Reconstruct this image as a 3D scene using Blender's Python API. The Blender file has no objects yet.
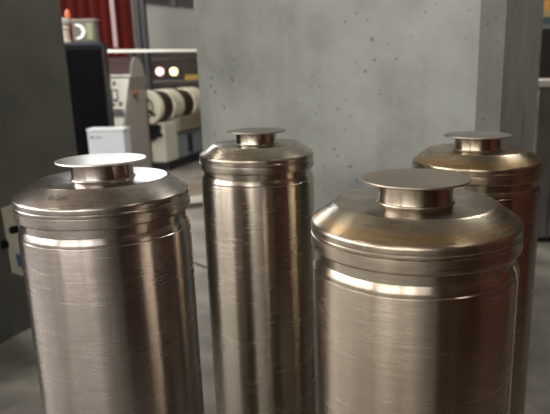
import bpy, bmesh, math, random
from mathutils import Vector, Matrix
random.seed(7)
C = bpy.context.scene.collection
SC = bpy.context.scene

# ---------------------------------------------------------------- camera
FPX, PITCH, ROLL, PPX, CAMZ = 568.35, .2351, -.0129, 327.92, 1.17
cp, sp, cr, sr = math.cos(PITCH), math.sin(PITCH), math.cos(ROLL), math.sin(ROLL)
FW = Vector((0, cp, -sp))
_r = Vector((1, 0, 0)); _u = Vector((0, sp, cp))
CR = cr*_r + sr*_u
CU = -sr*_r + cr*_u
cd = bpy.data.cameras.new('camera'); cam = bpy.data.objects.new('camera', cd); C.objects.link(cam)
M3 = Matrix((CR, CU, -FW)).transposed()
cam.matrix_world = Matrix.Translation((0, 0, CAMZ)) @ M3.to_4x4()
cd.sensor_width = 36; cd.lens = FPX*36/550
cd.shift_x = -(PPX-275)/550
cd.dof.use_dof = True; cd.dof.focus_distance = .92; cd.dof.aperture_fstop = 5.6
cd.clip_start = .02
SC.camera = cam
SC.view_settings.view_transform = 'Standard'; SC.view_settings.look = 'None'
SC.view_settings.gamma = 1; SC.view_settings.use_curve_mapping = False
SC.view_settings.exposure = 0.52

# ---------------------------------------------------------------- world (dim air of the hall)
w = bpy.data.worlds.new('world'); SC.world = w; w.use_nodes = True
w.node_tree.nodes['Background'].inputs[0].default_value = (.55, .58, .6, 1)
w.node_tree.nodes['Background'].inputs[1].default_value = .25

# ---------------------------------------------------------------- hall daylight and added fill lights
def area(name, loc, target, sx, sy, power, col):
    l = bpy.data.lights.new(name, 'AREA'); l.shape = 'RECTANGLE'; l.size = sx; l.size_y = sy
    l.energy = power; l.color = col
    o = bpy.data.objects.new(name, l); C.objects.link(o); o.location = loc
    o.rotation_euler = (Vector(target)-Vector(loc)).to_track_quat('-Z', 'Y').to_euler()
    return o
DAY = (1, .98, .96)
area('daylight_left', (-8.75, .6, 3.5), (0, .2, 1.4), 14.0, 2.6, 880, DAY)
area('daylight_back', (-3.4, -6.75, 3.4), (-3.0, 1.5, 1.6), 9.5, 2.2, 190, DAY)
area('fill_light_machines', (-1.0, 3.2, 3.4), (-2.2, 6.0, .8), 1.0, .3, 80, (1, .96, .88))  # added fill to brighten the background machines, no fixture here
area('fill_light_far', (-3.0, 8.0, 4.6), (-3.2, 10, .6), 1.3, .3, 45, (1, .95, .88))  # added fill over the far end of the hall
area('fill_light_right', (2.9, 4.0, 4.5), (2.8, 4.6, 0), 1.3, .3, 45, (1, .95, .88))  # unseen fill added for the right side

# ---------------------------------------------------------------- helpers
def ray(x, y): return FW + CR*((x-PPX)/FPX) - CU*((y-207)/FPX)
def atY(x, y, Y):
    d = ray(x, y); return Vector((0, 0, CAMZ)) + d*(Y/d.y)
def ground(x, y, z=0):
    d = ray(x, y); return Vector((0, 0, CAMZ)) + d*((z-CAMZ)/d.z)
def onplane(x, y, P, n):
    d = ray(x, y); o = Vector((0, 0, CAMZ)); return o + d*((Vector(P)-o).dot(n)/d.dot(n))
def lin(c):
    return tuple(((v/255)/12.92 if v/255 <= .04045 else ((v/255+.055)/1.055)**2.4) for v in c)+(1,)

def mat(name, col, rough=.6, metal=0, noise=None, bump=0, bscale=40, emit=0):
    m = bpy.data.materials.new(name); m.use_nodes = True
    nt = m.node_tree; b = nt.nodes['Principled BSDF']
    b.inputs['Base Color'].default_value = lin(col); b.inputs['Roughness'].default_value = rough
    b.inputs['Metallic'].default_value = metal
    if emit:
        b.inputs['Emission Color'].default_value = lin(col); b.inputs['Emission Strength'].default_value = emit
    tc = nt.nodes.new('ShaderNodeTexCoord')
    if noise:
        c2, sc = noise
        n = nt.nodes.new('ShaderNodeTexNoise'); n.inputs['Scale'].default_value = sc; n.inputs['Detail'].default_value = 6
        nt.links.new(tc.outputs['Object'], n.inputs['Vector'])
        r = nt.nodes.new('ShaderNodeValToRGB'); r.color_ramp.elements[0].position = .35; r.color_ramp.elements[1].position = .68
        r.color_ramp.elements[0].color = lin(col); r.color_ramp.elements[1].color = lin(c2)
        nt.links.new(n.outputs['Fac'], r.inputs[0]); nt.links.new(r.outputs[0], b.inputs['Base Color'])
    if bump:
        n = nt.nodes.new('ShaderNodeTexNoise'); n.inputs['Scale'].default_value = bscale; n.inputs['Detail'].default_value = 5
        nt.links.new(tc.outputs['Object'], n.inputs['Vector'])
        bp = nt.nodes.new('ShaderNodeBump'); bp.inputs['Strength'].default_value = bump; bp.inputs['Distance'].default_value = .01
        nt.links.new(n.outputs['Fac'], bp.inputs['Height']); nt.links.new(bp.outputs[0], b.inputs['Normal'])
    return m

def steel(name, col, rough=.26, aniso=.75, axis=True, weld=None, bump=0.0, hatch=.35):
    m = bpy.data.materials.new(name); m.use_nodes = True
    nt = m.node_tree; N = nt.nodes; L = nt.links; b = N['Principled BSDF']
    b.inputs['Metallic'].default_value = 1
    b.inputs['Anisotropic'].default_value = aniso
    tc = N.new('ShaderNodeTexCoord')
    if axis:
        tg = N.new('ShaderNodeTangent'); tg.direction_type = 'RADIAL'; tg.axis = 'Z'
        L.new(tg.outputs[0], b.inputs['Tangent']); b.inputs['Anisotropic Rotation'].default_value = .25
    # turning marks: fine rings round the axis
    mp = N.new('ShaderNodeMapping'); mp.inputs['Scale'].default_value = (9, 9, 300)
    L.new(tc.outputs['Object'], mp.inputs[0])
    n1 = N.new('ShaderNodeTexNoise'); n1.inputs['Scale'].default_value = 1; n1.inputs['Detail'].default_value = 4
    L.new(mp.outputs[0], n1.inputs['Vector'])
    # broad patches of handling wear
    n2 = N.new('ShaderNodeTexNoise'); n2.inputs['Scale'].default_value = 14; n2.inputs['Detail'].default_value = 5
    L.new(tc.outputs['Object'], n2.inputs['Vector'])
    mr = N.new('ShaderNodeMapRange'); mr.inputs[3].default_value = rough*.8; mr.inputs[4].default_value = rough*1.3
    ad = N.new('ShaderNodeMath'); ad.operation = 'ADD'
    ml = N.new('ShaderNodeMath'); ml.operation = 'MULTIPLY'; ml.inputs[1].default_value = .5
    L.new(n1.outputs['Fac'], ad.inputs[0]); L.new(n2.outputs['Fac'], ad.inputs[1]); L.new(ad.outputs[0], ml.inputs[0])
    L.new(ml.outputs[0], mr.inputs[0]); L.new(mr.outputs[0], b.inputs['Roughness'])
    cr_ = N.new('ShaderNodeValToRGB'); cr_.color_ramp.elements[0].position = .3; cr_.color_ramp.elements[1].position = .7
    c = lin(col); cr_.color_ramp.elements[0].color = tuple(v*(1-.22*hatch*2) for v in c[:3])+(1,)
    cr_.color_ramp.elements[1].color = c
    L.new(ml.outputs[0], cr_.inputs[0])
    out = cr_.outputs[0]
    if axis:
        mp3 = N.new('ShaderNodeMapping'); mp3.inputs['Scale'].default_value = (26, 26, .8); L.new(tc.outputs['Object'], mp3.inputs[0])  # vertical streaks of reflected floor, painted into the steel colour
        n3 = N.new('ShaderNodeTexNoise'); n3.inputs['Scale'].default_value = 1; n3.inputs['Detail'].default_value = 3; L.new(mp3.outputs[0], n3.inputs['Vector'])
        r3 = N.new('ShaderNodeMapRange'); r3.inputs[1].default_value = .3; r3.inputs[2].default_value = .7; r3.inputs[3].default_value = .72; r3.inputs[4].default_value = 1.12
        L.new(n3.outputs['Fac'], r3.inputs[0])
        mp4 = N.new('ShaderNodeMapping'); mp4.inputs['Scale'].default_value = (22, 22, 240); L.new(tc.outputs['Object'], mp4.inputs[0])
        n5 = N.new('ShaderNodeTexNoise'); n5.inputs['Scale'].default_value = 1; n5.inputs['Detail'].default_value = 2; L.new(mp4.outputs[0], n5.inputs['Vector'])
        r5 = N.new('ShaderNodeMapRange'); r5.inputs[1].default_value = .3; r5.inputs[2].default_value = .7; r5.inputs[3].default_value = .91; r5.inputs[4].default_value = 1.06
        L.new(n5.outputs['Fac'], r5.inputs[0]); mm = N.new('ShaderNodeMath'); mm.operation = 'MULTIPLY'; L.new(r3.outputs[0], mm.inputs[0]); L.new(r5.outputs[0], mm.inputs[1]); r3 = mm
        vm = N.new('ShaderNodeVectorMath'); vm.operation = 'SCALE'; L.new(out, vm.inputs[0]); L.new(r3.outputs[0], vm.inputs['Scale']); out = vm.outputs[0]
    if weld:   # straw-coloured heat tint in a ring at height z0 (object space)
        sx = N.new('ShaderNodeSeparateXYZ'); L.new(tc.outputs['Object'], sx.inputs[0])
        z0, hw = weld
        s1 = N.new('ShaderNodeMath'); s1.operation = 'SUBTRACT'; s1.inputs[1].default_value = z0; L.new(sx.outputs[2], s1.inputs[0])
        s2 = N.new('ShaderNodeMath'); s2.operation = 'ABSOLUTE'; L.new(s1.outputs[0], s2.inputs[0])
        s3 = N.new('ShaderNodeMapRange'); s3.inputs[1].default_value = 0; s3.inputs[2].default_value = hw
        s3.inputs[3].default_value = .4; s3.inputs[4].default_value = 0; L.new(s2.outputs[0], s3.inputs[0])
        mx = N.new('ShaderNodeMix'); mx.data_type = 'RGBA'; L.new(s3.outputs[0], mx.inputs[0])
        L.new(out, mx.inputs[6]); mx.inputs[7].default_value = lin((214, 168, 92)); out = mx.outputs[2]
    L.new(out, b.inputs['Base Color'])
    bp = N.new('ShaderNodeBump'); bp.inputs['Strength'].default_value = bump; bp.inputs['Distance'].default_value = .0006
    L.new(n1.outputs['Fac'], bp.inputs['Height']); L.new(bp.outputs[0], b.inputs['Normal'])
    return m

def link(name, bm, m, parent=None, smooth=False, recalc=True):
    if recalc: bmesh.ops.recalc_face_normals(bm, faces=bm.faces)
    if smooth:
        for e in bm.edges:
            if len(e.link_faces) == 2 and e.calc_face_angle(0) > math.radians(19): e.smooth = False
    me = bpy.data.meshes.new(name); bm.to_mesh(me); bm.free()
    if m: me.materials.append(m)
    if smooth:
        for p in me.polygons: p.use_smooth = True
    o = bpy.data.objects.new(name, me); C.objects.link(o)
    if parent: o.parent = parent
    return o
def tag(o, label=None, cat=None, group=None, kind=None):
    if label: o['label'] = label
    if cat: o['category'] = cat
    if group: o['group'] = group
    if kind: o['kind'] = kind
    return o
def empty(name, loc=(0, 0, 0), rz=0):
    o = bpy.data.objects.new(name, None); C.objects.link(o); o.location = loc; o.rotation_euler = (0, 0, rz)
    o.empty_display_size = .1
    return o
def box(bm, x0, x1, y0, y1, z0, z1, bev=0, M=None):
    r = bmesh.ops.create_cube(bm, size=1)
    vs = r['verts']
    for v in vs:
        v.co = Vector(((x0+x1)/2+v.co.x*(x1-x0), (y0+y1)/2+v.co.y*(y1-y0), (z0+z1)/2+v.co.z*(z1-z0)))
    if bev:
        es = list({e for v in vs for e in v.link_edges})
        g = bmesh.ops.bevel(bm, geom=es, offset=bev, segments=2, affect='EDGES', profile=.5)
        vs = list({v for f in g['faces'] for v in f.verts} | {v for v in vs if v.is_valid})
    if M is not None:
        for v in vs: v.co = M @ v.co
    return vs
def boxobj(name, dims, m, parent=None, bev=0, M=None):
    bm = bmesh.new(); box(bm, *dims, bev=bev, M=M); return link(name, bm, m, parent)
def lathe(profile, n=96, closed=False, M=None):
    """profile: list of (r, z); r == 0 ends become a single vertex"""
    bm = bmesh.new(); rings = []
    for r, z in profile:
        if r < 1e-6: rings.append([bm.verts.new((0, 0, z))])
        else: rings.append([bm.verts.new((r*math.cos(2*math.pi*k/n), r*math.sin(2*math.pi*k/n), z)) for k in range(n)])
    if closed: rings.append(rings[0])
    for a, b in zip(rings[:-1], rings[1:]):
        for k in range(n):
            k2 = (k+1) % n
            if len(a) == 1 and len(b) == 1: continue
            if len(a) == 1: bm.faces.new((a[0], b[k2], b[k]))
            elif len(b) == 1: bm.faces.new((a[k], a[k2], b[0]))
            else: bm.faces.new((a[k], a[k2], b[k2], b[k]))
    if M is not None: bm.transform(M)
    return bm
def prism(bm, front, dvec):
    """front: list of points; extruded by dvec"""
    a = [bm.verts.new(p) for p in front]; b = [bm.verts.new(Vector(p)+Vector(dvec)) for p in front]
    bm.faces.new(a); bm.faces.new(b[::-1]); n = len(a)
    for i in range(n): bm.faces.new((a[i], b[i], b[(i+1) % n], a[(i+1) % n]))
def tube(bm, pts, r, n=10):
    rings = []
    for i, p in enumerate(pts):
        p = Vector(p); t = (Vector(pts[min(i+1, len(pts)-1)])-Vector(pts[max(i-1, 0)])).normalized()
        a = t.orthogonal().normalized() if abs(t.z) > .9 else t.cross(Vector((0, 0, 1))).normalized(); b = t.cross(a)
        rings.append([bm.verts.new(p+r*(a*math.cos(2*math.pi*k/n)+b*math.sin(2*math.pi*k/n))) for k in range(n)])
    for a, b in zip(rings[:-1], rings[1:]):
        for k in range(n): bm.faces.new((a[k], a[(k+1) % n], b[(k+1) % n], b[k]))
    bm.faces.new(rings[0][::-1]); bm.faces.new(rings[-1])

# ---------------------------------------------------------------- shell materials
def concrete(name, c1, c2, c3, pits=True, streak=True, rough=.85, sc=3.0):
    m = bpy.data.materials.new(name); m.use_nodes = True
    nt = m.node_tree; N = nt.nodes; L = nt.links; b = N['Principled BSDF']; b.inputs['Roughness'].default_value = rough
    tc = N.new('ShaderNodeTexCoord')
    n1 = N.new('ShaderNodeTexNoise'); n1.inputs['Scale'].default_value = sc; n1.inputs['Detail'].default_value = 8; n1.inputs['Roughness'].default_value = .62
    L.new(tc.outputs['Object'], n1.inputs['Vector'])
    r = N.new('ShaderNodeValToRGB'); e = r.color_ramp.elements; e[0].position = .32; e[1].position = .68
    e[0].color = lin(c1); e[1].color = lin(c2); L.new(n1.outputs['Fac'], r.inputs[0]); col = r.outputs[0]
    if streak:
        mp = N.new('ShaderNodeMapping'); mp.inputs['Scale'].default_value = (9, 9, .7); L.new(tc.outputs['Object'], mp.inputs[0])
        n2 = N.new('ShaderNodeTexNoise'); n2.inputs['Scale'].default_value = 1.6; n2.inputs['Detail'].default_value = 6; L.new(mp.outputs[0], n2.inputs['Vector'])
        r2 = N.new('ShaderNodeValToRGB'); r2.color_ramp.elements[0].position = .45; r2.color_ramp.elements[1].position = .75
        r2.color_ramp.elements[0].color = (0, 0, 0, 1); r2.color_ramp.elements[1].color = (.55, .55, .55, 1)
        L.new(n2.outputs['Fac'], r2.inputs[0])
        mx = N.new('ShaderNodeMix'); mx.data_type = 'RGBA'; L.new(r2.outputs[0], mx.inputs[0]); L.new(col, mx.inputs[6])
        mx.inputs[7].default_value = lin(c3); col = mx.outputs[2]
    if pits:
        v = N.new('ShaderNodeTexVoronoi'); v.inputs['Scale'].default_value = 27
        nd = N.new('ShaderNodeTexNoise'); nd.inputs['Scale'].default_value = 45; nd.inputs['Detail'].default_value = 3; L.new(tc.outputs['Object'], nd.inputs['Vector'])
        va = N.new('ShaderNodeVectorMath'); va.operation = 'MULTIPLY_ADD'; va.inputs[1].default_value = (.03, .03, .03)
        L.new(nd.outputs['Color'], va.inputs[0]); L.new(tc.outputs['Object'], va.inputs[2]); L.new(va.outputs[0], v.inputs['Vector'])
        n3 = N.new('ShaderNodeTexNoise'); n3.inputs['Scale'].default_value = 5; L.new(tc.outputs['Object'], n3.inputs['Vector'])
        th = N.new('ShaderNodeMapRange'); th.inputs[1].default_value = .36; th.inputs[2].default_value = .66; th.inputs[3].default_value = .03; th.inputs[4].default_value = .17
        L.new(n3.outputs['Fac'], th.inputs[0])
        lt = N.new('ShaderNodeMath'); lt.operation = 'LESS_THAN'; L.new(v.outputs['Distance'], lt.inputs[0]); L.new(th.outputs[0], lt.inputs[1])
        mx = N.new('ShaderNodeMix'); mx.data_type = 'RGBA'; 
        m_ = N.new('ShaderNodeMath'); m_.operation = 'MULTIPLY'; m_.inputs[1].default_value = .62; L.new(lt.outputs[0], m_.inputs[0])
        L.new(m_.outputs[0], mx.inputs[0]); L.new(col, mx.inputs[6]); mx.inputs[7].default_value = lin((74, 76, 74)); col = mx.outputs[2]
    L.new(col, b.inputs['Base Color'])
    n4 = N.new('ShaderNodeTexNoise'); n4.inputs['Scale'].default_value = 60; n4.inputs['Detail'].default_value = 6; L.new(tc.outputs['Object'], n4.inputs['Vector'])
    bp = N.new('ShaderNodeBump'); bp.inputs['Strength'].default_value = .25; bp.inputs['Distance'].default_value = .004
    L.new(n4.outputs['Fac'], bp.inputs['Height']); L.new(bp.outputs[0], b.inputs['Normal'])
    return m

M_FLOOR = concrete('floor_concrete', (92, 89, 84), (142, 138, 131), (84, 80, 74), pits=False, streak=False, rough=.5, sc=4)
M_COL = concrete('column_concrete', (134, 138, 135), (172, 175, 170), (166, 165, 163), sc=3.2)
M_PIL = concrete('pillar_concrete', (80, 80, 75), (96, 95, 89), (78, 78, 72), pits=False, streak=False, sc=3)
M_WALL = mat('hall_wall', (150, 143, 134), .8, noise=((128, 120, 110), 1.2))
M_WALLD = mat('far_wall_paint', (66, 57, 52), .8, noise=((48, 42, 40), .8))
M_CEIL = mat('ceiling_paint', (168, 160, 146), .8, noise=((140, 132, 120), .6))

# ---------------------------------------------------------------- the shell of the hall
X0, X1, Y0, Y1, ZC = -9.0, 8.0, -7.0, 14.0, 5.6
def slab(name, dims, m):
    o = boxobj(name, dims, m); o['kind'] = 'structure'; return o
slab('floor', (X0-.2, X1+.2, Y0-.2, Y1+.2, -.2, 0), M_FLOOR)
slab('ceiling', (X0-.2, X1+.2, Y0-.2, Y1+.2, ZC, ZC+.2), M_CEIL)
slab('wall_far', (X0, X1, Y1, Y1+.2, 0, ZC), M_WALLD)
slab('wall_left', (X0-.2, X0, Y0, Y1, 0, ZC), M_WALL)
slab('wall_right', (X1, X1+.2, Y0, Y1, 0, ZC), M_WALLD)
slab('wall_behind', (X0, X1, Y0-.2, Y0, 0, ZC), M_WALL)
M_PANE = mat('daylit_glass', (255, 250, 240), .3, emit=3.2)
M_PANE2 = mat('daylit_glass_far', (246, 250, 255), .3, emit=8.0)
M_FRAME = mat('window_frame_paint', (70, 70, 68), .5, metal=.3)
wn = [0]
def window(P, ux, wdt, z0, z1, nrm, pane, mull=2):
    """a window on a wall: frame, mullions and a daylit pane"""
    wn[0] += 1
    o = empty('window_%d' % wn[0], P); o['kind'] = 'structure'
    ux = Vector(ux); nrm = Vector(nrm)
    M = Matrix((ux, nrm, Vector((0, 0, 1)))).transposed().to_4x4()
    bm = bmesh.new(); box(bm, -wdt/2, wdt/2, .02, .03, z0, z1, M=M); link('pane', bm, pane, o)
    bm = bmesh.new()
    for a in (-wdt/2, wdt/2): box(bm, a-.05, a+.05, 0, .09, z0-.05, z1+.05, M=M)
    for a in (z0, z1): box(bm, -wdt/2, wdt/2, 0, .09, a-.05, a+.05, M=M)
    link('window_frame', bm, M_FRAME, o)
    for k in range(1, mull+1):
        x = -wdt/2+wdt*k/(mull+1); bm = bmesh.new(); box(bm, x-.03, x+.03, 0, .08, z0, z1, M=M); link('mullion', bm, M_FRAME, o)
    return o
for xc, wd in ((-6.6, 2.0), (-4.0, 1.6), (-1.6, 1.6)):
    window((xc, Y0, 0), (1, 0, 0), wd, 2.2, 4.6, (0, 1, 0), M_PANE)
for yc in (-4.8, -2.2, .8, 3.8, 6.4): window((X0, yc, 0), (0, 1, 0), 1.8, 2.0, 4.6, (1, 0, 0), M_PANE)
for xc in (-6.4, -4.2): window((xc, Y1, 0), (1, 0, 0), 1.8, 2.9, 5.2, (0, -1, 0), M_PANE2)
# tall pale doors in the wall behind, seen only as soft bands on the steel
M_DOOR = mat('pale_door_paint', (188, 178, 162), .6)
for i, (xc, wd) in enumerate(((-5.2, 1.0), (-2.6, .7), (.2, .9), (-7.6, .8))):
    d = empty('door_%d' % (i+1), (xc, Y0, 0)); d['kind'] = 'structure'
    boxobj('door_leaf', (-wd/2, wd/2, 0, .05, 0, 2.05), M_DOOR, d, bev=.005)
    boxobj('handle', (wd/2-.12, wd/2-.08, .05, .09, .95, 1.1), M_FRAME, d)

# ---------------------------------------------------------------- the two concrete piers
TH = math.radians(27)
fx = Vector((math.cos(TH), -math.sin(TH), 0)); fy = Vector((math.sin(TH), math.cos(TH), 0))
R0 = atY(481, 0, 1.9); R0.z = 0            # right end of the lit face
wid, ch, dep = 1.13, .068, .93
def pier(name, pts, m, h=ZC):
    bm = bmesh.new(); prism(bm, [Vector((p.x, p.y, 0)) for p in pts], (0, 0, h)); o = link(name, bm, m)
    o['kind'] = 'structure'; return o
L0 = R0 - fx*1.098
pier('concrete_column', [L0, R0, R0+(fx+fy)*ch, R0+(fx+fy)*ch+fy*dep, R0+fy*(dep+2*ch), L0+fy*(dep+2*ch), L0-fx*.10+fy*(.06+dep), L0-fx*.10+fy*.06], M_COL)
TP = math.radians(18.5)
pd = Vector((math.sin(TP), math.cos(TP), 0)); pn = Vector((math.cos(TP), -math.sin(TP), 0))
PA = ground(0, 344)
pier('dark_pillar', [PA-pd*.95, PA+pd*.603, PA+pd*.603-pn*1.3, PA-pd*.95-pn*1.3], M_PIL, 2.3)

# ---------------------------------------------------------------- steel canisters
M_ENG = mat('engraving_grey', (92, 84, 80), .6)
U = .15; HT = CAMZ-.15                     # unit radius, height of the flange top
def z(v): return HT-v*U
def prof(l): return [(r*U, z(v)) for r, v in l]
def arc(cx, cz, r, a0, a1, n):             # points on an arc, in (radius, depth) units
    return [(cx+r*math.cos(math.radians(a0+(a1-a0)*i/n)), cz-r*math.sin(math.radians(a0+(a1-a0)*i/n))) for i in range(n+1)]
def make_canister():
    root = empty('steel_canister')
    body = prof([(0, 6.8-.02), (0, .70), (.955, .70), (.958, .725)][1:]) if False else None
    bp = [(0, 6.798), (.96, 6.798), (1.0, 6.75), (1.0, .855), (.997, .845), (.990, .838), (.990, .814), (.987, .800), (.962, .742), (.962, .70), (.962, .60), (0, .60)]
    link('body', lathe(prof(bp)[::-1], 128), None, root, smooth=True)
    cap = [(0, .235)] + [(.30, .235)] + arc(.74, .295, .07, 90, 52, 4)
    cap += arc(.955, .425, .055, 48, 0, 8)[0:]
    cap += [(1.010, .455), (1.003, .462), (1.003, .468), (1.008, .476), (1.008, .492), (1.0, .497), (1.0, .502), (1.011, .509), (1.013, .52), (1.013, .618), (1.006, .632), (.95, .636), (0, .636)]
    link('domed_cap', lathe(prof(cap)[::-1], 128), None, root, smooth=True)
    col = [(.30, .245), (.372, .245), (.366, .225), (.358, .20), (.355, .05), (.355, .026), (.30, .026)]
    link('neck_collar', lathe(prof(col)[::-1], 96, closed=True), None, root, smooth=True)
    bead = [(.355+.022*math.cos(a), .226-.017*math.sin(a)) for a in [2*math.pi*k/10 for k in range(10)]]
    link('weld_bead', lathe(prof(bead), 96, closed=True), None, root, smooth=True)
    fl = [(0, .028), (.50, .028), (.516, .024), (.521, .014), (.517, .003), (.50, 0), (0, 0)]
    link('top_flange', lathe(prof(fl)[::-1], 96), None, root, smooth=True)
    return root
tones = {
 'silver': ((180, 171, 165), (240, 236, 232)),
 'plain':  ((188, 178, 164), (172, 170, 162)),
 'straw':  ((184, 172, 156), (164, 154, 142)),
 'bronze': ((180, 164, 142), (172, 166, 158))}
def steel_set(key, frough):
    c, f = tones[key]
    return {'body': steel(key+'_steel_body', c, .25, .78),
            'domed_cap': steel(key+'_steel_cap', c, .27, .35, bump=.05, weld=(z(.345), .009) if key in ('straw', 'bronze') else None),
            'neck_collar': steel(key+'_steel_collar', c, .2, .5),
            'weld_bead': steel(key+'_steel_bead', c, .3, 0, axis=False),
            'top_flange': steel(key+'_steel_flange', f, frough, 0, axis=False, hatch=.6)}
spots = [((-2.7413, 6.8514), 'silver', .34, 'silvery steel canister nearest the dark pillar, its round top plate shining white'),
         ((-1.2486, 10.0662), 'plain', .42, 'slim-looking steel canister just left of the pale concrete column face, set back'),
         ((.8434, 5.3581), 'straw', .45, 'largest and nearest steel canister, straw tinted cap and matt brownish top plate'),
         ((2.3706, 8.9566), 'bronze', .42, 'bronze-toned steel canister at the far right, partly hidden by the nearest one')]
proto = make_canister(); kids = list(proto.children)
for i, ((ux, uy), key, fr, lab) in enumerate(spots):
    mats = steel_set(key, fr)
    if i == 0: root, ch_ = proto, kids
    else:
        root = proto.copy(); C.objects.link(root); ch_ = []
        for k in kids:
            c = k.copy(); c.parent = root; C.objects.link(c); ch_.append(c)
    root.location = (ux*U, uy*U, 0)
    root.rotation_euler.z = i*1.3
    tag(root, lab, 'canister', 'tall stainless steel canisters')
    for c in ch_:
        nm = c.name.split('.')[0]
        if len(c.data.materials) == 0: c.data.materials.append(mats[nm])
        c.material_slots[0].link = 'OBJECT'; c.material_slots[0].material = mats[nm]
    if i == 2:                              # lengthwise seam with a bright end, on the right of this one
        a = math.radians(-31) - root.rotation_euler.z
        bm = bmesh.new()
        p = [Vector((math.cos(a), math.sin(a), 0))*U*1.004 + Vector((0, 0, zz)) for zz in (z(.85), z(1.2), z(3), z(6.7))]
        tube(bm, p, .0022, 8)
        o = link('seam_weld', bm, mats['weld_bead'], root, smooth=True); o['label'] = 'bright lengthwise weld seam'
        bm = bmesh.new(); a0 = Vector((math.cos(a), math.sin(a), 0))*U
        tube(bm, [a0*.965+Vector((0, 0, z(.735))), a0*.99+Vector((0, 0, z(.79))), a0+Vector((0, 0, z(.86)))], .0026, 8)
        o = link('seam_end', bm, mats['weld_bead'], root, smooth=True); o['label'] = 'shiny lump where the seam meets the ring'

# tiny looped mark engraved on the cap of the canister by the dark pillar
R1 = proto; bm = bmesh.new()
def onc(rho, deg):                          # point on the cone of the cap
    a = math.radians(deg)-R1.rotation_euler.z
    zz = .235+(rho-.783)*(.384-.24)/(.992-.783)
    return Vector((rho*U*math.cos(a), rho*U*math.sin(a), z(zz-.004)))
for cdeg, s_ in ((253, 1), (259.5, -1), (264.5, 1)):
    tube(bm, [onc(.878+.022*math.sin(t), cdeg+1.9*math.cos(t)*s_) for t in [2*math.pi*k/14*.88 for k in range(15)]], .0005, 5)
o = link('engraved_mark', bm, M_ENG, proto); o['label'] = 'tiny looped engraved mark'

# ---------------------------------------------------------------- cream switch box by the dark pillar
M_CREAM = mat('cream_paint', (196, 190, 172), .55, noise=((172, 166, 148), 9))
M_BLACK = mat('black_plastic', (10, 10, 12), .7)
M_BLUE = mat('blue_label_ink', (64, 92, 128), .5)
sb = empty('switch_box', onplane(12, 272, PA, pn))
def rel(root, p): return p - root.location
q = [onplane(1, 208, PA, pn), onplane(12, 272.5, PA, pn), atY(38, 281, 2.24), atY(27, 199, 2.24)]
nq = (q[1]-q[0]).cross(q[2]-q[1]).normalized()
if nq.y > 0: nq = -nq
bm = bmesh.new(); prism(bm, [rel(sb, p) for p in q], -nq*.07 ); link('housing', bm, M_CREAM, sb)
def knob(px, py, r, name='knob', L=.03):
    c = onplane(px, py, q[0], nq)
    M = Matrix.Translation(rel(sb, c)) @ nq.to_track_quat('Z', 'Y').to_matrix().to_4x4()
    link(name, lathe([(0, 0), (r, 0), (r, L*.8), (r*.8, L), (0, L)], 20, M=M), M_BLACK, sb, smooth=True)
knob(17.5, 229, .016); knob(7.5, 243.5, .019)
def patch(name, px, m, off=.002):
    bm = bmesh.new(); prism(bm, [rel(sb, onplane(x, y, q[0], nq))+nq*off for x, y in px], -nq*.0015); o = link(name, bm, m, sb); return o
patch('label_plate', [(16, 254), (18.5, 266), (23.5, 267), (21.5, 254.5)], M_BLUE)
tag(sb, 'cream switch box with two black knobs low on the dark pillar', 'switch box')

# ---------------------------------------------------------------- background: equipment along the far left
M_CABC = mat('control_panel_cream', (224, 222, 212), .5)
M_CABG = mat('cabinet_grey', (132, 126, 120), .55)
M_RED = mat('red_curtain', (72, 17, 12), .8, noise=((60, 15, 11), 3))
M_REDL = mat('pale_strip', (150, 128, 128), .5)
M_GREYP = mat('duct_grey', (118, 116, 112), .6, noise=((106, 104, 100), 2))
M_DARK = mat('dark_steel', (34, 34, 36), .5)
M_WHITEP = mat('white_pipe_paint', (206, 206, 200), .5)

# black panel
for m_, v_ in ((M_RED, .08), (M_BLACK, .15)): m_.node_tree.nodes['Principled BSDF'].inputs['Specular IOR Level'].default_value = v_
bp_ = atY(70, 46, 4.95); br = atY(99, 46, 4.95)
bw = (br-bp_).length; ztop = bp_.z
scr = empty('display_screen', (bp_.x, 4.95, 0))
boxobj('casing', (-.06, bw+.02, 0, .09, .34, ztop), M_BLACK, scr, bev=.012)
boxobj('top_rim', (-.06, bw+.02, -.006, .10, ztop, ztop+.03), mat('blue_black_rim', (24, 27, 38), .5), scr, bev=.006)
boxobj('side_strip', (bw+.021, bw+.034, 0, .09, .34, ztop+.01), mat('side_grey', (40, 36, 38), .6), scr, bev=.004)
boxobj('glass', (-.05, bw+.008, -.006, 0, .45, ztop-.03), mat('dark_glass', (2, 2, 3), .8), scr)
bpy.data.materials['dark_glass'].node_tree.nodes['Principled BSDF'].inputs['Specular IOR Level'].default_value = .08
boxobj('stand', (bw*.15, bw*.85, .01, .07, .0, .34), M_DARK, scr, bev=.004)
tag(scr, 'large black display screen standing beside the dark pillar', 'screen')

# grey box with a white ring, on top of the screen
gb0 = atY(71, 40, 5.0); gb1 = atY(96, 21, 5.0)
zt = ztop+.03
gb = empty('grey_gauge_box', (gb0.x, 5.0, zt))
GW = gb1.x-gb0.x; GH = gb1.z-zt
boxobj('casing', (.035, GW, -.035, .045, 0, GH), mat('grey_green_casing', (88, 88, 80), .6), gb, bev=.006)
boxobj('lid', (.03, GW+.01, -.04, .05, GH, GH+.015), mat('lid_grey', (132, 122, 114), .6), gb, bev=.003)
boxobj('side_block', (GW*.68, GW*.9, -.045, -.034, .02, GH-.02), mat('olive_block', (126, 128, 104), .6), gb)
bm = bmesh.new()
cc = Vector((GW*.36, -.045, GH*.50)); n = 22; ri, ro = .036, .06
inner = []; outer = []
for k in range(n+1):
    a = math.radians(-112+224*k/n); t = math.sin(math.pi*k/n)**.4*.9+.1
    outer.append(cc+Vector((ro*math.cos(a), 0, ro*math.sin(a)))); inner.append(cc+Vector(((ro-(ro-ri)*t)*math.cos(a), 0, (ro-(ro-ri)*t)*math.sin(a))))
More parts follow.
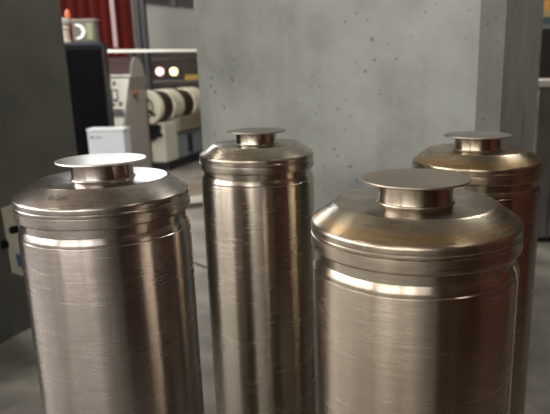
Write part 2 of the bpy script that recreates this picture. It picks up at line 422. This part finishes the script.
for k in range(n):
    f = [bm.verts.new(p) for p in (outer[k], outer[k+1], inner[k+1], inner[k])]; b2 = [bm.verts.new(v.co+Vector((0, .01, 0))) for v in f]
    bm.faces.new(f); bm.faces.new(b2[::-1])
    for j in range(4): bm.faces.new((f[j], b2[j], b2[(j+1) % 4], f[(j+1) % 4]))
link('crescent_mark', bm, mat('white_mark', (236, 236, 236), .5), gb)['label'] = 'white crescent ring'
tag(gb, 'grey box with a white crescent ring on its front, on the black screen', 'box')

# pale lamp with an orange tip
pl0 = atY(66, 41, 5.02)
pl = empty('warning_lamp', (pl0.x+.005, 5.03, zt))
link('base', lathe([(0, 0), (.035, 0), (.035, .02), (.026, .03), (.026, .10), (.034, .115), (.03, .15), (0, .15)], 20), mat('lamp_base_cream', (158, 146, 134), .6), pl, smooth=True)
link('bracket', lathe([(0, .15), (.045, .15), (.05, .18), (.04, .2), (0, .2)], 20), mat('bracket_grey', (142, 136, 128), .6), pl, smooth=True)
link('lens', lathe([(0, .2), (.018, .2), (.022, .225), (.015, .262), (0, .272)], 18, M=Matrix.Translation((.03, 0, 0))), mat('orange_lens', (176, 84, 44), .4, emit=.12), pl, smooth=True)['label'] = 'orange glowing lens'
tag(pl, 'small pale warning lamp with orange tip left of the grey box', 'lamp')

# white box in front of screen
wb0 = atY(86.5, 129, 4.7); wb1 = atY(123, 129, 4.7)
wb = empty('white_paper_carton', (wb0.x, 4.7, 0)); WW = wb1.x-wb0.x
boxobj('carton_body', (0, WW, 0, .16, 0, wb0.z-.02), mat('white_card', (186, 190, 196), .6), wb, bev=.006)
boxobj('lid', (-.004, WW+.004, -.004, .164, wb0.z-.02, wb0.z), mat('white_card_lid', (198, 201, 206), .6), wb, bev=.004)
MK = mat('grey_print', (120, 124, 132), .6)
zz = wb0.z-.07
bm = bmesh.new()
for k, (a, b, h) in enumerate(((.02, .05, .022), (.055, .075, .012), (.08, .10, .02), (.105, .13, .010))):
    box(bm, a, b, -.0016, .001, zz-h/2+.004*(k % 2), zz+h/2)
link('printed_mark', bm, MK, wb)
tag(wb, 'white carton with a small grey mark, in front of the black screen', 'carton')

# control cabinet : cream front, grey flank receding to the right
WA = math.radians(12); wdir = Vector((math.sin(WA), math.cos(WA), 0)); wprp = Vector((math.cos(WA), -math.sin(WA), 0))
cc0 = atY(127, 100, 5.1); zc1 = atY(128, 76, 5.1).z
cab = empty('control_cabinet', (cc0.x, 5.1, 0), -WA)   # local x = wprp, local y = wdir
cwid, cdep = .19, .38
Ci = Matrix.Rotation(WA, 3, 'Z')
def cl(p): return Ci @ (p-cab.location)      # world point -> cabinet space
def cfront(x, y): p = cl(onplane(x, y, cab.location, wdir)); p.y = 0; return p
def cside(x, y): p = cl(onplane(x, y, cab.location, wprp)); p.x = 0; return p
t0, t1 = cfront(104, 78), cfront(129, 77); b0, b1 = cfront(109, 132), cfront(122, 132)
zlow = .12
k_ = (b0.z-zlow)/(t0.z-b0.z)
c0_, c1_ = b0+(b0-t0)*k_*.2, b1+(b1-t1)*k_*.2; c0_.z = c1_.z = 0
bm = bmesh.new(); prism(bm, [t0, t1, b1, c1_, c0_, b0], (0, .012, 0)); link('front_panel', bm, M_CABC, cab)
bm = bmesh.new(); prism(bm, [p+Vector((0, .014, 0)) for p in (t0, t1, b1, c1_, c0_, b0)], (0, .30, 0)); link('carcass', bm, M_CABG, cab)
boxobj('top_edge', (t0.x-.01, t1.x+.006, -.01, .03, t1.z, t1.z+.022), M_WHITEP, cab, bev=.004)
fl_ = [cside(x, y) for x, y in ((122.5, 132), (129, 78), (131, 61), (133.5, 57), (137, 58), (141.5, 65), (144, 78), (145, 100), (149, 150))]
yb0, yb1 = fl_[0].y, fl_[-1].y
pts_ = fl_+[Vector((0, yb1, 0)), Vector((0, yb0, 0))]
bm = bmesh.new(); prism(bm, [p for p in pts_], (.012, 0, 0)); link('flank_plate', bm, M_CABG, cab)
zc1 = t1.z
PAN = -.001
def cpart(name, x0, x1, z0, z1, m, t=.008):
    return boxobj(name, (x0, x1, PAN-t, PAN+.002, z0, z1), m, cab, bev=0)
MGR = mat('panel_grey_print', (96, 96, 98), .5)
gz = atY(117, 96, 5).z
cpart('gauge_bezel', -.135, -.082, gz-.045, gz+.055, MGR)
cpart('gauge_face', -.125, -.092, gz-.03, gz+.04, M_CABC, .011)
kz = atY(116, 115, 5).z
for r_ in range(2):
    for c_ in range(5): cpart('key', -.145+c_*.022, -.129+c_*.022, kz-.012+r_*.032, kz+.012+r_*.032, mat('key_grey', (118, 116, 116), .5) if (r_+c_) == 0 else bpy.data.materials['key_grey'], .012)
def dial(x, zz, r, m, nm='push_button'):
    M = Matrix.Translation((x, PAN, zz)) @ Matrix.Rotation(math.radians(90), 4, 'X')
    link(nm, lathe([(0, 0), (r, 0), (r, .012), (r*.7, .018), (0, .018)], 16, M=M), m, cab, smooth=True)
MB = mat('button_grey', (90, 84, 84), .5); dial(-.105, atY(116, 83, 5).z, .012, MB); dial(-.13, atY(113, 105, 5).z, .012, MB); dial(-.06, atY(122, 104, 5).z, .013, MB); dial(-.17, atY(108, 79, 5).z, .014, M_DARK)
kp = cside(133, 93)
M = Matrix.Translation((.012, kp.y, kp.z)) @ Matrix.Rotation(math.radians(90), 4, 'Y')
link('brown_knob', lathe([(0, -.002), (.03, -.002), (.03, .02), (.02, .03), (0, .03)], 20, M=M), mat('knob_brown', (122, 74, 52), .5), cab, smooth=True)['label'] = 'round brown knob'
tag(cab, 'control cabinet with cream button panel and grey flank beside the roller machine', 'cabinet')

# roller machine
G0 = ground(145, 170)
rm = empty('roller_machine', (G0.x, G0.y, 0), -WA)
def hz(px, py, Y): return atY(px, py, Y).z
MLEN = 2.6
ztab = .63
boxobj('plinth', (-.25, .33, 0, MLEN, 0, .09), M_DARK, rm, bev=.005)
boxobj('front_housing', (-.25, .30, .01, .35, .09, .58), mat('machine_cream', (206, 200, 186), .5), rm, bev=.02)
boxobj('rear_housing', (-.25, .28, .36, MLEN, .09, .44), mat('machine_bluegrey', (134, 140, 142), .5), rm, bev=.01)
boxobj('bed_rail', (-.25, .33, .36, MLEN, .44, .62), mat('machine_tan', (140, 130, 114), .55), rm, bev=.01)
boxobj('handle', (.28, .315, .66, .74, .14, .38), M_DARK, rm, bev=.004)
MX = Matrix.Rotation(math.radians(90), 4, 'X')
link('knob', lathe([(0, 0), (.028, 0), (.024, .03), (0, .03)], 16, M=Matrix.Translation((.25, .012, .44)) @ MX), M_DARK, rm, smooth=True)
bm = bmesh.new(); prism(bm, [Vector((.11+.155*math.cos(a), .015, .56+.19*math.sin(a))) for a in [math.pi+math.pi*k/16 for k in range(17)]], (0, -.05, 0))
link('dark_bowl', bm, mat('bowl_black', (26, 24, 26), .4), rm)['label'] = 'dark half-round bowl'
# the drum with its pale and dark bands, axis running away from us
zd, rd, xd = .765, .205, .095
Ry = Matrix.Translation((xd, 0, zd)) @ Matrix.Rotation(math.radians(-90), 4, 'X')
M_DR1 = mat('drum_cream', (226, 220, 200), .5); M_DR2 = mat('drum_dark', (58, 46, 38), .5)
link('end_disc', lathe([(0, -.03), (.04, -.03), (.05, -.015), (.085, -.012), (.09, -.03), (rd-.012, -.03), (rd, -.018), (rd, .06), (0, .06)], 40, M=Ry), M_DR1, rm, smooth=True)
for a, b, m_, rr in ((.06, .32, M_DR2, rd-.012), (.32, .62, M_DR1, rd), (.62, .92, M_DR2, rd-.012), (.92, 1.3, M_DR1, rd), (1.3, 1.9, M_DR2, rd-.012), (1.9, 2.4, M_DR1, rd)):
    link('drum_band', lathe([(0, a), (rr-.01, a), (rr, a+.01), (rr, b-.01), (rr-.01, b), (0, b)], 40, M=Ry), m_, rm, smooth=True)
MBD = mat('bracket_dark', (60, 56, 52), .5)
def spoke(a, r0, r1, w_):
    bm = bmesh.new(); ca, sa = math.cos(a), math.sin(a); c_ = Vector((xd, -.030, zd)); d_ = Vector((ca, 0, sa)); n_ = Vector((-sa, 0, ca))*w_/2
    prism(bm, [c_+d_*r0-n_, c_+d_*r1-n_, c_+d_*r1+n_, c_+d_*r0+n_], (0, -.014, 0)); link('disc_bracket', bm, MBD, rm)
spoke(math.radians(-38), .03, .15, .035); spoke(math.radians(-150), .04, .13, .025); spoke(math.radians(95), .05, .14, .02)
bm = bmesh.new(); tube(bm, [Vector((xd-.03+.13*math.cos(t), -.034, zd+.13*math.sin(t))) for t in [math.radians(60-120*k/10) for k in range(11)]], .009, 6)
link('curved_strap', bm, MBD, rm)
boxobj('drip_tray', (-.12, .22, -.06, .0, .565, .585), mat('tray_tan', (150, 118, 72), .5), rm, bev=.003)
tag(rm, 'long roller machine with cream and dark banded drum, left of the column', 'machine')

# low tan platform in front of machines
pf = empty('low_platform', (ground(150, 200).x, 5.6, 0))
p1 = ground(206, 196, .10); p0 = ground(160, 200, .10)
u1 = (p1-p0).normalized()
A = p0-u1*.05; B = p1+u1*1.4; back = Vector((.17, .985, 0))*.95
bm = bmesh.new(); prism(bm, [Vector((v.x, v.y, .0))-Vector((pf.location.x, pf.location.y, 0)) for v in (A, B, B+back, A+back)], (0, 0, .10))
link('deck', bm, mat('platform_tan', (138, 126, 112), .7, noise=((120, 110, 98), 3)), pf)
bm = bmesh.new(); nrm_ = Vector((u1.y, -u1.x, 0)).normalized()
if nrm_.y > 0: nrm_ = -nrm_
prism(bm, [Vector((v.x, v.y, .055))-Vector((pf.location.x, pf.location.y, 0)) for v in (A, B, B+nrm_*.03, A+nrm_*.03)], (0, 0, .05))
link('white_nosing', bm, M_WHITEP, pf)
tag(pf, 'low tan platform with a white front edge on the floor before the machine', 'platform')

# red curtain of vertical strips
cu = empty('red_strip_curtain', (atY(95, 30, 6.6).x, 6.6, 0))
xs = [atY(x, 0, 6.6).x for x in (44, 55, 66, 77, 88, 99, 109, 117, 130)]
zb = atY(100, 57, 6.6).z; ztp = 2.1
for k in range(len(xs)-1):
    a, b = xs[k]-cu.location.x, xs[k+1]-cu.location.x
    bm = bmesh.new(); n = 6
    for j in range(n):
        xa, xb = a+(b-a)*j/n, a+(b-a)*(j+1)/n
        ya, yb = -.03*math.sin(math.pi*j/n), -.03*math.sin(math.pi*(j+1)/n)
        prism(bm, [Vector((xa, ya, zb-.0)), Vector((xb, yb, zb)), Vector((xb, yb, ztp)), Vector((xa, ya, ztp))], (0, .02, 0))
    link('curtain_strip', bm, M_RED, cu)
x_ = atY(111, 0, 6.6).x-cu.location.x
boxobj('pale_stripe', (x_, x_+.045, -.055, -.035, zb+.1, ztp), M_REDL, cu)['label'] = 'pale narrow stripe'
boxobj('top_rail', (xs[0]-cu.location.x-.1, xs[-1]-cu.location.x+.1, -.04, .06, ztp, ztp+.1), M_DARK, cu)
for xr in (xs[0]-.06, xs[-1]+.05):
    boxobj('frame_post', (xr-cu.location.x-.03, xr-cu.location.x+.03, 0, .06, 0, ztp), M_DARK, cu)
boxobj('lower_panel', (xs[0]-cu.location.x, xs[-1]-cu.location.x, 0, .03, 0, zb), mat('maroon_panel', (56, 28, 30), .6), cu)
tag(cu, 'dark red strip curtain hanging behind the black screen', 'curtain')

# grey duct panel, dark posts and white pipe
def panel_px(name, pts, Y, th, m, label, cat, group=None):
    P = [atY(x, y, Y) for x, y in pts]; o0 = Vector((sum(p.x for p in P)/len(P), Y, min(p.z for p in P)))
    root = empty(name, o0); bm = bmesh.new(); prism(bm, [p-o0 for p in P], (0, th, 0)); link('panel', bm, m, root)
    tag(root, label, cat, group); return root
d = panel_px('grey_duct', [(147, 49), (212, 49), (208, 11), (142, 4)], 9.0, .5, M_GREYP, 'big grey duct box above the white pipe left of the column', 'duct')
P0 = atY(142, 4, 8.98)-d.location; P1 = atY(208, 11, 8.98)-d.location
bm = bmesh.new(); prism(bm, [P0, P1, P1+Vector((0, 0, .03)), P0+Vector((0, 0, .03))], (0, .52, 0)); link('top_flange_strip', bm, M_DARK, d)
bm = bmesh.new(); a = atY(171, 7, 8.96)-d.location; b = atY(176, 7, 8.96)-d.location
prism(bm, [a, b, b+Vector((0, 0, .9)), a+Vector((0, 0, .9))], (0, .06, 0)); link('hanger', bm, M_DARK, d)
for (x0, x1, lab) in ((139, 147, 'dark upright post between the red curtain and the grey duct'),):
    a = ground(143, 150); po = atY(143, 30, 8.6); a = Vector((po.x, 8.6, 0))
    e = empty('steel_post', a); boxobj('shaft', (-.06, .06, -.05, .05, 0.02, ZC), M_DARK, e, bev=.006)
    boxobj('foot_plate', (-.12, .12, -.11, .11, 0, .02), M_DARK, e); tag(e, lab, 'post')
pa = atY(105, 51.3, 6.4); pb = atY(230, 50.5, 6.4)
pi = empty('white_pipe', pa); bm = bmesh.new(); tube(bm, [Vector((0, 0, 0)), pb-pa], .017, 16); link('pipe', bm, M_WHITEP, pi, smooth=True)
for t_ in (.2, .95):
    p = (pb-pa)*t_; boxobj('support', (p.x-.02, p.x+.02, p.y+.02, p.y+.06, -pa.z, .02), M_DARK, pi)
tag(pi, 'long white horizontal pipe running across under the grey duct', 'pipe')
bm = None
gp = panel_px('olive_panel', [(128, 49), (139, 49), (136, -10), (122, -10)], 9.2, .1, mat('olive_grey', (84, 84, 72), .7), 'olive grey panel between the red curtain and dark post', 'panel')
# dark machine bodies below the pipe, so that the far left corner is not one flat wall
dm = empty('dark_rack', (atY(165, 80, 10).x, 10.0, 0))
wr = 1.5
for s in (-wr, -.3, .9, wr+.6):
    boxobj('upright', (s-.04, s+.04, 0, .08, 0, 1.42), M_DARK, dm)
for zz in (.3, .72, 1.0, 1.38):
    boxobj('shelf', (-wr, wr+.6, 0, .5, zz, zz+.04), mat('rack_brown', (64, 50, 44), .6) if zz == .3 else bpy.data.materials['rack_brown'], dm)
tag(dm, 'dark brown rack behind the roller machine under the pipe', 'rack')
yb_ = atY(192, 77, 9.8)
yb = empty('yellow_guard_rail', (yb_.x, 9.8, yb_.z-.05)); boxobj('rail', (-.12, .5, 0, .05, 0, .09), mat('yellow_paint', (150, 118, 40), .5), yb, bev=.01)
boxobj('post', (.42, .47, .0, .05, -(yb_.z-.05), 0), bpy.data.materials['yellow_paint'], yb)
tag(yb, 'yellow rail piece behind the drum beside the column edge', 'rail')
# two round signal lamps
for px, col, lab in ((160, (255, 196, 186), 'pink round signal lamp under the white pipe'), (174, (255, 240, 176), 'yellow round signal lamp under the white pipe')):
    c = atY(px, 71.5, 9.9)
    e = empty('signal_lamp', c); Mr = Matrix.Rotation(math.radians(90), 4, 'X')
    link('lens', lathe([(0, 0), (.068, 0), (.066, .02), (.04, .04), (0, .048)], 24, M=Mr), mat('lens_'+lab.split()[0], col, .4, emit=1.6), e, smooth=True)
    link('housing', lathe([(0, -.10), (.06, -.10), (.08, -.06), (.08, .005), (.068, .005), (.068, 0), (0, 0)], 24, M=Mr), M_DARK, e, smooth=True)
    boxobj('bracket', (-.015, .015, .06, .12, -.03, .03), M_DARK, e)
    tag(e, lab, 'lamp', 'signal lamps below the pipe')

# ---------------------------------------------------------------- right edge of the view
c0 = ground(534, 243)
M_ST2 = mat('cabinet_steel', (150, 146, 142), .35, metal=.6, noise=((120, 116, 114), 4))
zt2 = atY(545, 80, c0.y).z
sc_ = empty('steel_cabinet', (c0.x, c0.y, 0))
boxobj('carcass', (-.05, 1.2, .02, .6, .03, zt2-.04), M_ST2, sc_, bev=.01)
for a, b in ((-.04, .078), (.09, .32), (.332, .60), (.612, .9), (.912, 1.19)): boxobj('door_leaf', (a, b, 0, .019, .05, zt2-.06), M_ST2, sc_, bev=.004)
boxobj('worktop', (-.07, 1.22, -.02, .62, zt2-.045, zt2), mat('worktop_pale', (206, 200, 192), .4), sc_, bev=.008)
boxobj('plinth', (-.03, 1.18, .04, .58, 0, .03), M_DARK, sc_)
tag(sc_, 'waist high grey steel cabinet with pale top at the right edge', 'cabinet')
oz0, oz1 = atY(545, 10, 11).z, atY(545, -30, 11).z
ox = atY(530, 0, 11).x
ob = empty('orange_banner', (ox, 11, oz0)); boxobj('cloth', (0, 2.5, 0, .02, 0, oz1-oz0), mat('orange_cloth', (232, 168, 84), .7, noise=((214, 148, 66), 2)), ob)
boxobj('hem', (0, 2.5, -.01, .03, -.14, 0), mat('hem_yellow', (176, 156, 110), .7), ob)
boxobj('rail', (-.1, 2.6, 0, .05, oz1-oz0, oz1-oz0+.05), M_DARK, ob)
tag(ob, 'orange banner hanging high at the far right edge', 'banner')
tz0, tz1 = atY(545, 29, 10).z, atY(545, 17, 10).z
tb = empty('teal_beam', (atY(530, 25, 10).x, 10, tz0))
boxobj('web', (-.3, 2.5, 0, .2, .07, tz1-tz0), mat('teal_paint', (70, 84, 92), .5), tb, bev=.01)
boxobj('lower_flange', (-.3, 2.5, -.05, .25, 0, .07), mat('pale_teal_paint', (110, 116, 112), .5), tb, bev=.01)
for a in (-.2, 2.4): boxobj('support', (a-.05, a+.05, .05, .15, -tz0, 0), M_DARK, tb)
tag(tb, 'teal horizontal beam just below the orange banner', 'beam')

# floor cable
cb = bmesh.new()
tube(cb, [ground(170, 255)+Vector((0, 0, .006)), ground(190, 262)+Vector((0, 0, .006)), ground(200, 266)+Vector((0, 0, .006)), ground(209, 269)+Vector((0, 0, .006)), ground(240, 272)+Vector((0, 0, .006)), ground(290, 268)+Vector((0, 0, .006))], .006, 8)
o = link('floor_cable', cb, M_DARK, smooth=True); tag(o, 'thin dark cable on the floor between the two left canisters', 'cable')

# ---------------------------------------------------------------- behind and beside the photographer: what the steel mirrors
M_PLY = mat('brown_board', (92, 66, 50), .7, noise=((66, 46, 36), 5))
M_PLY2 = mat('tan_board', (112, 88, 60), .7)
st = empty('reflection_boards', (.45, -.45, 0))  # unseen boards, added to give the steel a dark right-hand reflection
for k, (a, b, m_) in enumerate(((0, .42, M_PLY), (.44, .50, M_PLY2), (.52, 1.0, M_PLY), (1.02, 1.10, mat('red_board', (120, 40, 30), .7)), (1.12, 2.0, M_PLY))):
    boxobj('board', (a, b, -.05, 0, 0, 2.3), m_, st, bev=.004)
boxobj('ground_batten', (0, 2.0, -.4, -.05, 0, .08), M_DARK, st)
for k in range(8):
    boxobj('board', (2.02, 2.07, .0+k*.26, .25+k*.26, 0, 2.3), M_PLY if k % 3 else bpy.data.materials['red_board'], st, bev=.004)
tag(st, 'unseen brown boards added for the steel to mirror, right of the viewpoint', 'boards')
# lamps under the ceiling
M_TUBE = mat('lamp_tube', (255, 250, 238), .4, emit=14)
for i, (x, y) in enumerate(((-3.4, .2), (-3.4, 3.6), (-1.0, -2.4), (2.6, 3.4), (2.6, -.4))):
    e = empty('ceiling_lamp', (x, y, 4.6)); 
    boxobj('housing', (-.12, .12, -.75, .75, .03, .10), M_WHITEP, e, bev=.01)
    for s in (-.06, .06): boxobj('tube', (s-.02, s+.02, -.7, .7, -.01, .029), M_TUBE, e, bev=.008)
    for s in (-.6, .6): boxobj('hanger', (-.01, .01, s-.01, s+.01, .10, 1.0), M_DARK, e)
    tag(e, ['hanging lamp over the dark pillar side', 'hanging lamp further in at the left', 'hanging lamp behind the viewpoint', 'hanging lamp over the right side behind', 'hanging lamp right of the viewpoint'][i], 'lamp', 'hanging tube lamps')
